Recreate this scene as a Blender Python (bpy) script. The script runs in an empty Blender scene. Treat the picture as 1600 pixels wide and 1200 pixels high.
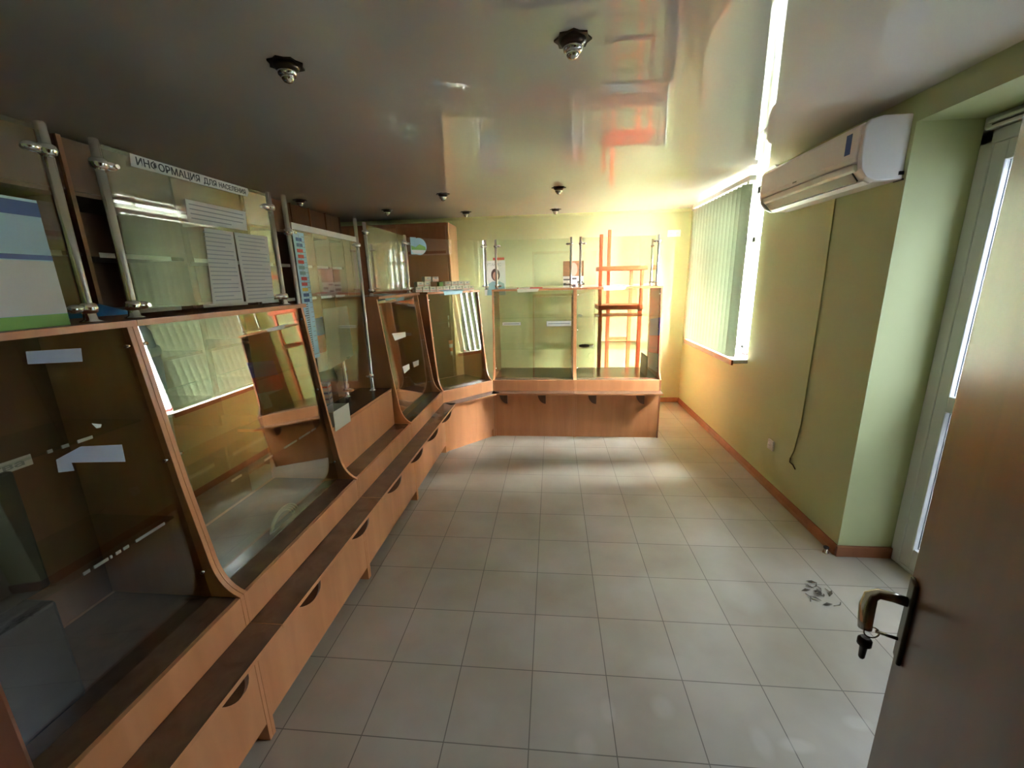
import bpy, bmesh, math, random
from mathutils import Vector, Matrix
random.seed(7)
PI = math.pi
SC = bpy.context.scene
COL = SC.collection

# ---------------------------------------------------------------- camera
F_PX = 652.0
YAW, PITCH, ROLL = 0.0989, 0.2420, -0.0244
cam = bpy.data.cameras.new('camera')
cam.sensor_fit = 'HORIZONTAL'
cam.sensor_width = 36.0
cam.lens = 36.0 * F_PX / 1600.0
cam.clip_start = 0.02
co = bpy.data.objects.new('camera', cam)
COL.objects.link(co)
fw = Vector((-math.sin(YAW) * math.cos(PITCH), math.cos(YAW) * math.cos(PITCH), -math.sin(PITCH)))
r0 = Vector((math.cos(YAW), math.sin(YAW), 0))
u0 = r0.cross(fw)
rr = r0 * math.cos(ROLL) + u0 * math.sin(ROLL)
uu = -r0 * math.sin(ROLL) + u0 * math.cos(ROLL)
co.matrix_world = Matrix(((rr.x, uu.x, -fw.x, 0.0), (rr.y, uu.y, -fw.y, 0.0),
                          (rr.z, uu.z, -fw.z, 1.57), (0, 0, 0, 1)))
SC.camera = co

# ---------------------------------------------------------------- world, daylight, exposure
SC.view_settings.view_transform = 'Standard'
SC.view_settings.look = 'None'
SC.view_settings.gamma = 1.0
SC.view_settings.use_curve_mapping = False
SC.view_settings.exposure = 2.42
SC.cycles.max_bounces = 12
SC.cycles.diffuse_bounces = 7
SC.cycles.glossy_bounces = 6
SC.cycles.transmission_bounces = 8
SC.cycles.transparent_max_bounces = 32
SC.cycles.sample_clamp_indirect = 6.0
SC.cycles.use_denoising = True
SC.cycles.caustics_reflective = False
SC.cycles.caustics_refractive = False
world = bpy.data.worlds.new('overcast_sky')
SC.world = world
world.use_nodes = True
bg = world.node_tree.nodes['Background']
bg.inputs[0].default_value = (0.90, 0.95, 0.95, 1)
bg.inputs[1].default_value = 225.0


def portal(name, loc, rot, sx, sy):
    l = bpy.data.lights.new(name, 'AREA')
    l.shape = 'RECTANGLE'
    l.size, l.size_y = sx, sy
    l.cycles.is_portal = True
    o = bpy.data.objects.new(name, l)
    o.location, o.rotation_euler = loc, rot
    COL.objects.link(o)


# daylight enters through the window and the glazed street door
portal('window_daylight', (1.99, 4.22, 1.60), (0, PI / 2, 0), 1.60, 1.30)
portal('door_daylight', (2.10, 1.70, 1.20), (0, PI / 2, 0), 2.30, 1.30)


# ---------------------------------------------------------------- materials
def srgb(r, g, b):
    def f(c):
        c /= 255.0
        return c / 12.92 if c <= 0.04045 else ((c + 0.055) / 1.055) ** 2.4
    return (f(r), f(g), f(b), 1.0)


def pmat(name, col, rough=0.5, metal=0.0, ior=1.5, noise=None, coat=0.0, bump=0.0, nscale=8.0, stretch=(1, 1, 1)):
    m = bpy.data.materials.new(name)
    m.use_nodes = True
    nt = m.node_tree
    b = nt.nodes['Principled BSDF']
    b.inputs['Base Color'].default_value = col
    b.inputs['Roughness'].default_value = rough
    b.inputs['Metallic'].default_value = metal
    b.inputs['IOR'].default_value = ior
    b.inputs['Coat Weight'].default_value = coat
    b.inputs['Coat Roughness'].default_value = 0.08
    if noise or bump:
        tc = nt.nodes.new('ShaderNodeTexCoord')
        mp = nt.nodes.new('ShaderNodeMapping')
        mp.inputs['Scale'].default_value = stretch
        nt.links.new(tc.outputs['Object'], mp.inputs['Vector'])
        n = nt.nodes.new('ShaderNodeTexNoise')
        n.inputs['Scale'].default_value = nscale
        n.inputs['Detail'].default_value = 4
        nt.links.new(mp.outputs[0], n.inputs['Vector'])
        if noise:
            cr = nt.nodes.new('ShaderNodeValToRGB')
            cr.color_ramp.elements[0].position = 0.3
            cr.color_ramp.elements[1].position = 0.7
            cr.color_ramp.elements[0].color = noise
            cr.color_ramp.elements[1].color = col
            nt.links.new(n.outputs['Fac'], cr.inputs['Fac'])
            nt.links.new(cr.outputs[0], b.inputs['Base Color'])
        if bump:
            bp = nt.nodes.new('ShaderNodeBump')
            bp.inputs['Strength'].default_value = bump
            bp.inputs['Distance'].default_value = 0.02
            nt.links.new(n.outputs['Fac'], bp.inputs['Height'])
            nt.links.new(bp.outputs[0], b.inputs['Normal'])
    return m


def wood_mat(name, c1, c2, rough=0.32):
    m = bpy.data.materials.new(name)
    m.use_nodes = True
    nt = m.node_tree
    b = nt.nodes['Principled BSDF']
    b.inputs['Roughness'].default_value = rough
    tc = nt.nodes.new('ShaderNodeTexCoord')
    mp = nt.nodes.new('ShaderNodeMapping')
    mp.inputs['Scale'].default_value = (9.0, 9.0, 0.9)
    n = nt.nodes.new('ShaderNodeTexNoise')
    n.inputs['Scale'].default_value = 1.6
    n.inputs['Detail'].default_value = 6
    n.inputs['Distortion'].default_value = 0.6
    cr = nt.nodes.new('ShaderNodeValToRGB')
    cr.color_ramp.elements[0].position = 0.32
    cr.color_ramp.elements[1].position = 0.68
    cr.color_ramp.elements[0].color = c1
    cr.color_ramp.elements[1].color = c2
    nt.links.new(tc.outputs['Object'], mp.inputs['Vector'])
    nt.links.new(mp.outputs[0], n.inputs['Vector'])
    nt.links.new(n.outputs['Fac'], cr.inputs['Fac'])
    nt.links.new(cr.outputs[0], b.inputs['Base Color'])
    return m


def glass_mat(name, tint, f0=0.06, gcol=(1, 1, 1, 1)):
    """clear sheet glass: transparent body, Schlick mirror on top"""
    m = bpy.data.materials.new(name)
    m.use_nodes = True
    nt = m.node_tree
    nt.nodes.clear()
    out = nt.nodes.new('ShaderNodeOutputMaterial')
    mix = nt.nodes.new('ShaderNodeMixShader')
    tr = nt.nodes.new('ShaderNodeBsdfTransparent')
    tr.inputs[0].default_value = tint
    gl = nt.nodes.new('ShaderNodeBsdfGlossy')
    gl.inputs['Roughness'].default_value = 0.0
    gl.inputs['Color'].default_value = gcol
    lw = nt.nodes.new('ShaderNodeLayerWeight')
    lw.inputs['Blend'].default_value = 0.5
    pw = nt.nodes.new('ShaderNodeMath')
    pw.operation = 'POWER'
    pw.inputs[1].default_value = 4.0
    ml = nt.nodes.new('ShaderNodeMath')
    ml.operation = 'MULTIPLY_ADD'
    ml.inputs[1].default_value = 1 - f0
    ml.inputs[2].default_value = f0
    nt.links.new(lw.outputs['Facing'], pw.inputs[0])
    nt.links.new(pw.outputs[0], ml.inputs[0])
    nt.links.new(ml.outputs[0], mix.inputs['Fac'])
    nt.links.new(tr.outputs[0], mix.inputs[1])
    nt.links.new(gl.outputs[0], mix.inputs[2])
    nt.links.new(mix.outputs[0], out.inputs[0])
    return m


M = {}
M['wood'] = wood_mat('orange alder laminate', (0.53, 0.22, 0.090, 1), (0.61, 0.27, 0.118, 1))
M['wood_red'] = wood_mat('red brown side laminate', (0.27, 0.105, 0.05, 1), (0.34, 0.135, 0.065, 1))
M['deck'] = wood_mat('dark brown laminate top', (0.105, 0.055, 0.032, 1), (0.14, 0.075, 0.045, 1), 0.22)
M['cab_dark'] = wood_mat('dark walnut cabinet', (0.10, 0.042, 0.02, 1), (0.14, 0.062, 0.03, 1), 0.4)
M['cab_mid'] = wood_mat('mid brown cabinet', (0.22, 0.085, 0.035, 1), (0.28, 0.11, 0.05, 1), 0.35)
M['cab_light'] = wood_mat('light cabinet edge', (0.42, 0.22, 0.10, 1), (0.50, 0.27, 0.13, 1), 0.4)
M['glass'] = glass_mat('bronze showcase glass', (0.84, 0.85, 0.76, 1), 0.21)
M['glass_a'] = glass_mat('grey showcase glass', (0.88, 0.86, 0.82, 1), 0.05)
M['screen_glass'] = glass_mat('tinted barrier glass', (0.95, 0.96, 0.93, 1), 0.10)
M['shelf_glass'] = glass_mat('glass shelf', (0.90, 0.96, 0.92, 1), 0.08)
M['pane'] = glass_mat('window pane glass', (0.97, 0.98, 0.98, 1), 0.05)
M['pane_dim'] = glass_mat('tinted door glazing', (0.105, 0.11, 0.12, 1), 0.05)  # tint put in to cut the daylight from the street door
M['pane_low'] = glass_mat('dimmed lower door pane', (0.062, 0.065, 0.07, 1), 0.05)  # clear pane, darker tint put in to hold back daylight low down
M['chrome'] = pmat('chrome', (0.90, 0.90, 0.88, 1), 0.08, 1.0)
M['nickel'] = pmat('satin nickel', (0.62, 0.56, 0.48, 1), 0.22, 1.0)
M['dark_metal'] = pmat('tarnished dark metal', (0.06, 0.045, 0.035, 1), 0.35, 0.8)
M['wall'] = pmat('lime green wall paint', (0.525, 0.56, 0.30, 1), 0.62, noise=(0.50, 0.535, 0.28, 1), nscale=2.0)
M['hall'] = pmat('hall plaster', (0.30, 0.27, 0.20, 1), 0.8)
M['white'] = pmat('white plastic', (0.78, 0.78, 0.76, 1), 0.35)
M['ac_white'] = pmat('air conditioner plastic', (0.86, 0.83, 0.82, 1), 0.28)
M['pvc'] = pmat('white pvc frame', (0.75, 0.75, 0.74, 1), 0.3)
M['grey'] = pmat('mid grey plastic', (0.22, 0.22, 0.22, 1), 0.4)
M['black'] = pmat('black plastic', (0.012, 0.012, 0.013, 1), 0.4)
M['paper'] = pmat('white paper', (0.74, 0.75, 0.72, 1), 0.7)


def thin_paper(name, col, t):
    m = pmat(name, col, 0.7)
    nt = m.node_tree
    b = nt.nodes['Principled BSDF']
    mx = nt.nodes.new('ShaderNodeMixShader')
    mx.inputs[0].default_value = t
    tl = nt.nodes.new('ShaderNodeBsdfTranslucent')
    tl.inputs[0].default_value = col
    nt.links.new(b.outputs[0], mx.inputs[1])
    nt.links.new(tl.outputs[0], mx.inputs[2])
    nt.links.new(mx.outputs[0], nt.nodes['Material Output'].inputs[0])
    return m


M['label_paper'] = thin_paper('thin label paper', (0.90, 0.90, 0.88, 1), 0.45)
M['paper_grey'] = pmat('thin grey paper', (0.62, 0.63, 0.58, 1), 0.7)
M['ink'] = pmat('dark ink', (0.06, 0.065, 0.07, 1), 0.7)
M['ink_soft'] = pmat('soft grey print', (0.34, 0.37, 0.38, 1), 0.7)
M['navy'] = pmat('navy print', (0.05, 0.10, 0.27, 1), 0.6)
M['sky'] = pmat('pale blue print', (0.45, 0.68, 0.78, 1), 0.6)
M['blue'] = pmat('bright blue plastic', (0.04, 0.22, 0.52, 1), 0.4)
M['green'] = pmat('grass green print', (0.20, 0.42, 0.08, 1), 0.6)
M['red'] = pmat('red print', (0.55, 0.06, 0.05, 1), 0.6)
M['flag_blue'] = pmat('flag blue', (0.14, 0.15, 0.80, 1), 0.5)
M['flag_red'] = pmat('flag red', (0.88, 0.04, 0.09, 1), 0.5)
M['flag_white'] = pmat('flag white', (0.86, 0.86, 0.92, 1), 0.5)
M['chair'] = pmat('orange red painted wood', (0.78, 0.13, 0.045, 1), 0.4)
M['tape'] = pmat('blue grey adhesive tape', (0.26, 0.30, 0.42, 1), 0.5)
M['skin'] = pmat('printed skin tone', (0.42, 0.22, 0.16, 1), 0.7)
M['hair'] = pmat('printed dark hair', (0.05, 0.02, 0.015, 1), 0.7)
M['teal'] = pmat('printed teal', (0.22, 0.36, 0.36, 1), 0.7)
M['brownprint'] = pmat('brown printed picture', (0.28, 0.12, 0.04, 1), 0.7, noise=(0.16, 0.08, 0.03, 1), nscale=30)
M['mauve'] = pmat('mauve folder', (0.30, 0.24, 0.30, 1), 0.5)
M['carton'] = pmat('cream carton', (0.70, 0.66, 0.52, 1), 0.7)
M['pink'] = pmat('pink carton band', (0.62, 0.36, 0.30, 1), 0.7)
M['yellow'] = pmat('yellow print', (0.70, 0.50, 0.08, 1), 0.7)
M['base'] = wood_mat('orange brown skirting', (0.25, 0.085, 0.032, 1), (0.31, 0.11, 0.042, 1), 0.35)
M['door'] = wood_mat('dark red brown varnished door', (0.09, 0.028, 0.008, 1), (0.12, 0.038, 0.011, 1), 0.30)
M['jamb'] = wood_mat('red brown door frame', (0.28, 0.09, 0.05, 1), (0.34, 0.11, 0.06, 1), 0.4)
M['leaf'] = pmat('dry leaf debris', (0.07, 0.055, 0.035, 1), 0.8)
M['rose'] = pmat('red ornament', (0.7, 0.08, 0.10, 1), 0.5)
M['cable'] = pmat('olive painted cable', (0.30, 0.31, 0.12, 1), 0.6)
M['blocker'] = pmat('pale plaster of the outside wing', (0.42, 0.43, 0.44, 1), 0.9)  # shared by the two outside walls added to hold back sky light
M['ground'] = pmat('street ground', (0.26, 0.26, 0.25, 1), 0.9)

M['door'].node_tree.nodes['Principled BSDF'].inputs['IOR'].default_value = 1.36
# stretch ceiling: glossy, faintly wavy film
m = pmat('glossy stretch ceiling film', (0.80, 0.765, 0.735, 1), 0.012, ior=2.0, bump=0.010, nscale=1.6)
M['ceil'] = m
# blinds: cloth strips that let daylight through
m = bpy.data.materials.new('translucent blind cloth')
m.use_nodes = True
nt = m.node_tree
nt.nodes.clear()
o_ = nt.nodes.new('ShaderNodeOutputMaterial')
mx = nt.nodes.new('ShaderNodeMixShader')
mx.inputs[0].default_value = 0.10
d_ = nt.nodes.new('ShaderNodeBsdfDiffuse')
d_.inputs[0].default_value = (0.29, 0.31, 0.23, 1)
t_ = nt.nodes.new('ShaderNodeBsdfTranslucent')
t_.inputs[0].default_value = (0.78, 0.84, 0.66, 1)
nt.links.new(d_.outputs[0], mx.inputs[1])
nt.links.new(t_.outputs[0], mx.inputs[2])
nt.links.new(mx.outputs[0], o_.inputs[0])
M['blind'] = m

# floor tiles
m = bpy.data.materials.new('grey ceramic floor tiles')
m.use_nodes = True
nt = m.node_tree
b = nt.nodes['Principled BSDF']
tc = nt.nodes.new('ShaderNodeTexCoord')
mp = nt.nodes.new('ShaderNodeMapping')
mp.inputs['Location'].default_value = (0.082 + 3.0, -0.193 + 3.0, 0)
br = nt.nodes.new('ShaderNodeTexBrick')
br.offset = 0.0
br.inputs['Scale'].default_value = 1.0
br.inputs['Brick Width'].default_value = 0.30
br.inputs['Row Height'].default_value = 0.30
br.inputs['Mortar Size'].default_value = 0.0022
br.inputs['Mortar Smooth'].default_value = 0.3
br.inputs['Color1'].default_value = (0.45, 0.415, 0.345, 1)
br.inputs['Color2'].default_value = (0.415, 0.38, 0.315, 1)
br.inputs['Mortar'].default_value = (0.17, 0.155, 0.125, 1)
nt.links.new(tc.outputs['Object'], mp.inputs['Vector'])
nt.links.new(mp.outputs[0], br.inputs['Vector'])
n1 = nt.nodes.new('ShaderNodeTexNoise')
n1.inputs['Scale'].default_value = 2.3
n1.inputs['Detail'].default_value = 7
nt.links.new(tc.outputs['Object'], n1.inputs['Vector'])
cr = nt.nodes.new('ShaderNodeValToRGB')
cr.color_ramp.elements[0].position = 0.30
cr.color_ramp.elements[0].color = (0.68, 0.63, 0.55, 1)
cr.color_ramp.elements[1].position = 0.66
cr.color_ramp.elements[1].color = (1.0, 1.0, 1.0, 1)
nt.links.new(n1.outputs['Fac'], cr.inputs['Fac'])
mul = nt.nodes.new('ShaderNodeMixRGB')
mul.blend_type = 'MULTIPLY'
mul.inputs[0].default_value = 0.75
prev = mul.outputs[0]
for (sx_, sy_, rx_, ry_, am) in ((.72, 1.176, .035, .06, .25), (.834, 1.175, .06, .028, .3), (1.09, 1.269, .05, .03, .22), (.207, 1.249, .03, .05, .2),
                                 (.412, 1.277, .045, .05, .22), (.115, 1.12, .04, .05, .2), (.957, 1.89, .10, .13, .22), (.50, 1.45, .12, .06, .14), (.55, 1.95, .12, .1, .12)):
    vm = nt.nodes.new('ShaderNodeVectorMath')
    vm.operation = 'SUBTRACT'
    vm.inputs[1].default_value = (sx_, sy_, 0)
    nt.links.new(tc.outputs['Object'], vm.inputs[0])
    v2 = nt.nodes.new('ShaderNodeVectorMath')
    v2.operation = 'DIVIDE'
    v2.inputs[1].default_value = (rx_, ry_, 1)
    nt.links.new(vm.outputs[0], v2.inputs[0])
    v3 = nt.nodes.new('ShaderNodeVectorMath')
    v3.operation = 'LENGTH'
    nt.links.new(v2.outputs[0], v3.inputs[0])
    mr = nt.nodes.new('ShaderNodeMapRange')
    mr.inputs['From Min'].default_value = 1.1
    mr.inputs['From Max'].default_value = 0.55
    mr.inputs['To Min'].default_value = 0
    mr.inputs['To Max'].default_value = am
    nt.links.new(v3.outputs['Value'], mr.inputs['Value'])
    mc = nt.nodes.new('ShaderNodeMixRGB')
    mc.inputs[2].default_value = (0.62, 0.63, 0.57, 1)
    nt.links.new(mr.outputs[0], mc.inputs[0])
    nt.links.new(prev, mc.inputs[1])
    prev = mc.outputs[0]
nt.links.new(br.outputs['Color'], mul.inputs[1])
nt.links.new(cr.outputs[0], mul.inputs[2])
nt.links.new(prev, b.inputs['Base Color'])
cr2 = nt.nodes.new('ShaderNodeMapRange')
cr2.inputs['To Min'].default_value = 0.30
cr2.inputs['To Max'].default_value = 0.42
nt.links.new(n1.outputs['Fac'], cr2.inputs['Value'])
nt.links.new(cr2.outputs[0], b.inputs['Roughness'])
bp = nt.nodes.new('ShaderNodeBump')
bp.inputs['Strength'].default_value = 0.25
bp.inputs['Distance'].default_value = 0.003
bp.invert = True
nt.links.new(br.outputs['Fac'], bp.inputs['Height'])
nt.links.new(bp.outputs[0], b.inputs['Normal'])
M['floor'] = m


# ---------------------------------------------------------------- mesh helpers
class MB:
    """collects shapes of one mesh object"""
    def __init__(self):
        self.bm = bmesh.new()
        self.mats = []

    def mi(self, m):
        if m is None:
            return 0
        if m not in self.mats:
            self.mats.append(m)
        return self.mats.index(m)

    def box(self, x0, x1, y0, y1, z0, z1, m=None, mtop=None):
        i = self.mi(m)
        v = [self.bm.verts.new(p) for p in ((x0, y0, z0), (x1, y0, z0), (x1, y1, z0), (x0, y1, z0),
                                            (x0, y0, z1), (x1, y0, z1), (x1, y1, z1), (x0, y1, z1))]
        for k, f in enumerate(((0, 3, 2, 1), (4, 5, 6, 7), (0, 1, 5, 4), (1, 2, 6, 5), (2, 3, 7, 6), (3, 0, 4, 7))):
            fc = self.bm.faces.new([v[a] for a in f])
            fc.material_index = self.mi(mtop) if (k == 1 and mtop) else i
        return self

    def prism(self, pts, axis, a0, a1, m=None):
        """polygon pts in the two other axes, extruded along axis"""
        i = self.mi(m)

        def P(p, a):
            return {'x': (a, p[0], p[1]), 'y': (p[0], a, p[1]), 'z': (p[0], p[1], a)}[axis]
        A = [self.bm.verts.new(P(p, a0)) for p in pts]
        B = [self.bm.verts.new(P(p, a1)) for p in pts]
        fs = [self.bm.faces.new(A), self.bm.faces.new(B[::-1])]
        n = len(pts)
        for k in range(n):
            fs.append(self.bm.faces.new((A[k], B[k], B[(k + 1) % n], A[(k + 1) % n])))
        for f in fs:
            f.material_index = i
        return self

    def ring(self, c, ax, r, n):
        ax = Vector(ax).normalized()
        t = Vector((1, 0, 0)) if abs(ax.x) < 0.9 else Vector((0, 1, 0))
        e1 = ax.cross(t).normalized()
        e2 = ax.cross(e1)
        return [self.bm.verts.new(Vector(c) + e1 * (r * math.cos(2 * PI * k / n)) + e2 * (r * math.sin(2 * PI * k / n)))
                for k in range(n)]

    def lathe(self, c, ax, prof, n=20, m=None):
        """prof: list of (distance along ax, radius)"""
        i = self.mi(m)
        ax = Vector(ax).normalized()
        rs = [self.ring(Vector(c) + ax * a, ax, max(r, 1e-4), n) for a, r in prof]
        for A, B in zip(rs, rs[1:]):
            for k in range(n):
                f = self.bm.faces.new((A[k], A[(k + 1) % n], B[(k + 1) % n], B[k]))
                f.material_index = i
                f.smooth = True
        for q, s in ((rs[0], -1), (rs[-1], 1)):
            f = self.bm.faces.new(q)
            f.material_index = i
        return self

    def cyl(self, p0, p1, r, n=16, m=None):
        d = Vector(p1) - Vector(p0)
        return self.lathe(p0, d, [(0, r), (d.length, r)], n, m)

    def tube(self, pts, r, n=10, m=None):
        i = self.mi(m)
        pts = [Vector(p) for p in pts]
        rs = []
        for k, p in enumerate(pts):
            d = (pts[min(k + 1, len(pts) - 1)] - pts[max(k - 1, 0)])
            rad = r[k] if isinstance(r, (list, tuple)) else r
            rs.append(self.ring(p, d, rad, n))
        for A, B in zip(rs, rs[1:]):
            for k in range(n):
                f = self.bm.faces.new((A[k], A[(k + 1) % n], B[(k + 1) % n], B[k]))
                f.material_index = i
                f.smooth = True
        self.bm.faces.new(rs[0]).material_index = i
        self.bm.faces.new(rs[-1]).material_index = i
        return self

    def quad(self, a, b, c, d, m=None):
        f = self.bm.faces.new([self.bm.verts.new(p) for p in (a, b, c, d)])
        f.material_index = self.mi(m)
        return self

    def slab(self, pts, n, t, m=None):
        """flat polygon with thickness t along n"""
        n = Vector(n).normalized() * t
        i = self.mi(m)
        A = [self.bm.verts.new(p) for p in pts]
        B = [self.bm.verts.new(Vector(p) + n) for p in pts]
        fs = [self.bm.faces.new(A), self.bm.faces.new(B[::-1])]
        k_ = len(pts)
        for k in range(k_):
            fs.append(self.bm.faces.new((A[k], B[k], B[(k + 1) % k_], A[(k + 1) % k_])))
        for f in fs:
            f.material_index = i
        return self

    def ball(self, c, rx, ry, rz, m=None, nu=16, nv=10):
        i = self.mi(m)
        c = Vector(c)
        rows = []
        for a in range(1, nv):
            t = PI * a / nv
            rows.append([self.bm.verts.new(c + Vector((rx * math.sin(t) * math.cos(2 * PI * k / nu),
                                                       ry * math.sin(t) * math.sin(2 * PI * k / nu),
                                                       rz * math.cos(t)))) for k in range(nu)])
        top = self.bm.verts.new(c + Vector((0, 0, rz)))
        bot = self.bm.verts.new(c - Vector((0, 0, rz)))
        fs = []
        for A, B in zip(rows, rows[1:]):
            for k in range(nu):
                fs.append(self.bm.faces.new((A[k], B[k], B[(k + 1) % nu], A[(k + 1) % nu])))
        for k in range(nu):
            fs.append(self.bm.faces.new((top, rows[0][k], rows[0][(k + 1) % nu])))
            fs.append(self.bm.faces.new((bot, rows[-1][(k + 1) % nu], rows[-1][k])))
        for f in fs:
            f.material_index = i
            f.smooth = True
        return self

    def build(self, name, mat, parent=None, bevel=0.0, loc=None, rotz=0.0, seg=2):
        bmesh.ops.recalc_face_normals(self.bm, faces=self.bm.faces[:])
        me = bpy.data.meshes.new(name)
        self.bm.to_mesh(me)
        self.bm.free()
        for mm in (self.mats or [mat]):
            me.materials.append(mm if not isinstance(mm, str) else M[mm])
        o = bpy.data.objects.new(name, me)
        COL.objects.link(o)
        if parent:
            o.parent = parent
        if loc is not None:
            o.location = loc
            o.rotation_euler = (0, 0, rotz)
        if bevel:
            bv = o.modifiers.new('bevel', 'BEVEL')
            bv.width = bevel
            bv.segments = seg
            bv.limit_method = 'ANGLE'
        return o


def tag(o, label=None, cat=None, group=None, kind=None):
    if label:
        o['label'] = label
    if cat:
        o['category'] = cat
    if group:
        o['group'] = group
    if kind:
        o['kind'] = kind
    return o


def empty(name, loc, rotz=0.0, label=None, cat=None, group=None):
    o = bpy.data.objects.new(name, None)
    o.empty_display_size = 0.1
    o.location = loc
    o.rotation_euler = (0, 0, rotz)
    COL.objects.link(o)
    return tag(o, label, cat, group)


def struct(name, mb, mat, bevel=0.0):
    return tag(mb.build(name, mat, bevel=bevel), kind='structure')


def copy_tree(o, parent=None):
    c = o.copy()
    COL.objects.link(c)
    c.parent = parent
    for ch in list(o.children):
        copy_tree(ch, c)
    return c


def text_mesh(name, body, size, mat, parent, mtx, width=None, bold=0.0):
    """lettering as a mesh; mtx places it (x along the line, y up the letters)"""
    cu = bpy.data.curves.new(name, 'FONT')
    cu.body = body
    cu.size = size
    cu.extrude = 0.0003
    cu.offset = bold
    tmp = bpy.data.objects.new(name, cu)
    COL.objects.link(tmp)
    dg = bpy.context.evaluated_depsgraph_get()
    me = bpy.data.meshes.new_from_object(tmp.evaluated_get(dg))
    bpy.data.objects.remove(tmp)
    xs = [v.co.x for v in me.vertices]
    if width and xs:
        k = width / (max(xs) - min(xs))
        x0 = min(xs)
        for v in me.vertices:
            v.co.x = (v.co.x - x0) * k
    me.transform(mtx)
    me.materials.clear()
    me.materials.append(M[mat])
    o = bpy.data.objects.new(name, me)
    COL.objects.link(o)
    if parent:
        o.parent = parent
    return o


def frame_mtx(origin, ex, ey):
    ex = Vector(ex).normalized()
    ey = Vector(ey).normalized()
    ez = ex.cross(ey)
    o = Vector(origin)
    return Matrix(((ex.x, ey.x, ez.x, o.x), (ex.y, ey.y, ez.y, o.y), (ex.z, ey.z, ez.z, o.z), (0, 0, 0, 1)))


# ---------------------------------------------------------------- room
ZC = 2.335
XR, YB, XL, YF = 1.62, 5.36, -2.95, 0.18
XO = 1.95                       # outer face side of the street wall
struct('floor', MB().box(XL - .3, XO + .1, -1.7, YB + .3, -0.1, 0), 'floor')
struct('ceiling', MB().box(XL - .3, XO + .2, -1.7, YB + .3, ZC, ZC + .1), 'ceil')
struct('wall_back', MB().box(XL - .2, XR, YB, YB + .2, 0, ZC), 'wall')
struct('wall_left', MB().box(XL - .2, XL, YF, YB, 0, ZC), 'wall')
w = MB()
w.box(XR, XO + .05, 2.25, 3.60, 0, ZC)            # between street door and window
w.box(XR, XO + .05, 3.60, 4.84, 0, .855)          # below the window
w.box(XR, XO + .05, 4.84, YB + .2, 0, ZC)
w.box(XR, XO + .05, 1.12, 2.25, 2.218, ZC)        # above the street door
w.box(XR, XO + .05, YF - .3, 1.12, 0, ZC)
struct('wall_right', w, 'wall')
w = MB()
w.box(XL - .2, -.380, .03, YF, 0, ZC)
w.box(.435, XR, .03, YF, 0, ZC)
w.box(-.380, .435, .03, YF, 2.10, ZC)
struct('wall_front', w, 'wall')
w = MB()
w.box(-1.1, -1.0, -1.7, .03, 0, ZC).box(1.3, 1.4, -1.7, -.03, 0, ZC).box(-1.1, 1.4, -1.8, -1.7, 0, ZC)
struct('wall_hall', w, 'hall')
struct('trim_1', MB().box(-.380, -.348, .01, YF + .001, 0, 2.09).box(.405, .435, .01, YF + .001, 0, 2.09)
       .box(-.380, .435, .01, YF + .001, 2.06, 2.10), 'jamb', bevel=.003)
# skirting
struct('baseboard_back', MB().box(1.08, XR - .012, YB - .014, YB, 0, .062), 'base', bevel=.004)
bb = MB().prism([(XR, 0), (XR - .016, 0), (XR - .016, .028), (XR - .009, .045), (XR - .004, .064), (XR, .064)], 'y', 2.25, YB)
struct('baseboard_right', bb, 'base')
struct('baseboard_recess', MB().box(XR - .012, 1.90, 2.232, 2.25, 0, .066), 'base', bevel=.004)

# blind is hung on two brackets from the wall
# ceiling edge moulding above the window
struct('trim_2', MB().prism([(XR, ZC), (XR - .03, ZC), (XR - .012, ZC - .012), (XR, ZC - .03)], 'y', 3.45, YB), 'white')
struct('trim_3', MB().prism([(YB, ZC), (YB - .03, ZC), (YB - .012, ZC - .012), (YB, ZC - .03)], 'x', XL, XR), 'wall')

# window
w = MB()
XW = 1.84
for y0, y1, z0, z1 in ((3.60, 3.66, .855, ZC), (4.78, 4.84, .855, ZC), (3.60, 4.84, .855, .915), (3.60, 4.84, ZC - .06, ZC),
                       (4.19, 4.25, .855, ZC), (3.60, 4.84, 1.86, 1.91)):
    w.box(XW, XW + .06, y0, y1, z0, z1)
wo = struct('window_1', w, 'pvc', bevel=.004)
p = MB().box(XW + .026, XW + .032, 3.64, 4.80, .90, ZC - .04).build('window_pane', M['pane'], wo)
h = MB().box(XW - .03, XW, 4.205, 4.235, 1.30, 1.42).build('window_handle', M['white'], wo, bevel=.006)
struct('trim_4', MB().box(1.505, XR, 3.585, 4.86, .856, .886).box(XR, XW, 3.605, 4.835, .856, .886), 'pvc')
struct('trim_5', MB().box(1.488, 1.5045, 3.58, 4.865, .842, .888), 'base', bevel=.002)

# street ground seen only as light
struct('ground_outside', MB().box(XO + .1, 9, -6, 12, -.15, -.05), 'ground')

# added wall beyond the window, cuts daylight falling towards the near room
struct('wall_light_block', MB().box(2.25, 9, 5.45, 5.75, -.05, 5.5), 'blocker')

struct('wall_sky_block', MB().box(6.0, 6.3, -8, 5.44, -.05, 2.5).box(6.0, 6.3, -8, 1.6, 2.501, 5.2), 'blocker')  # added in two heights to block low sky light at the window

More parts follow.
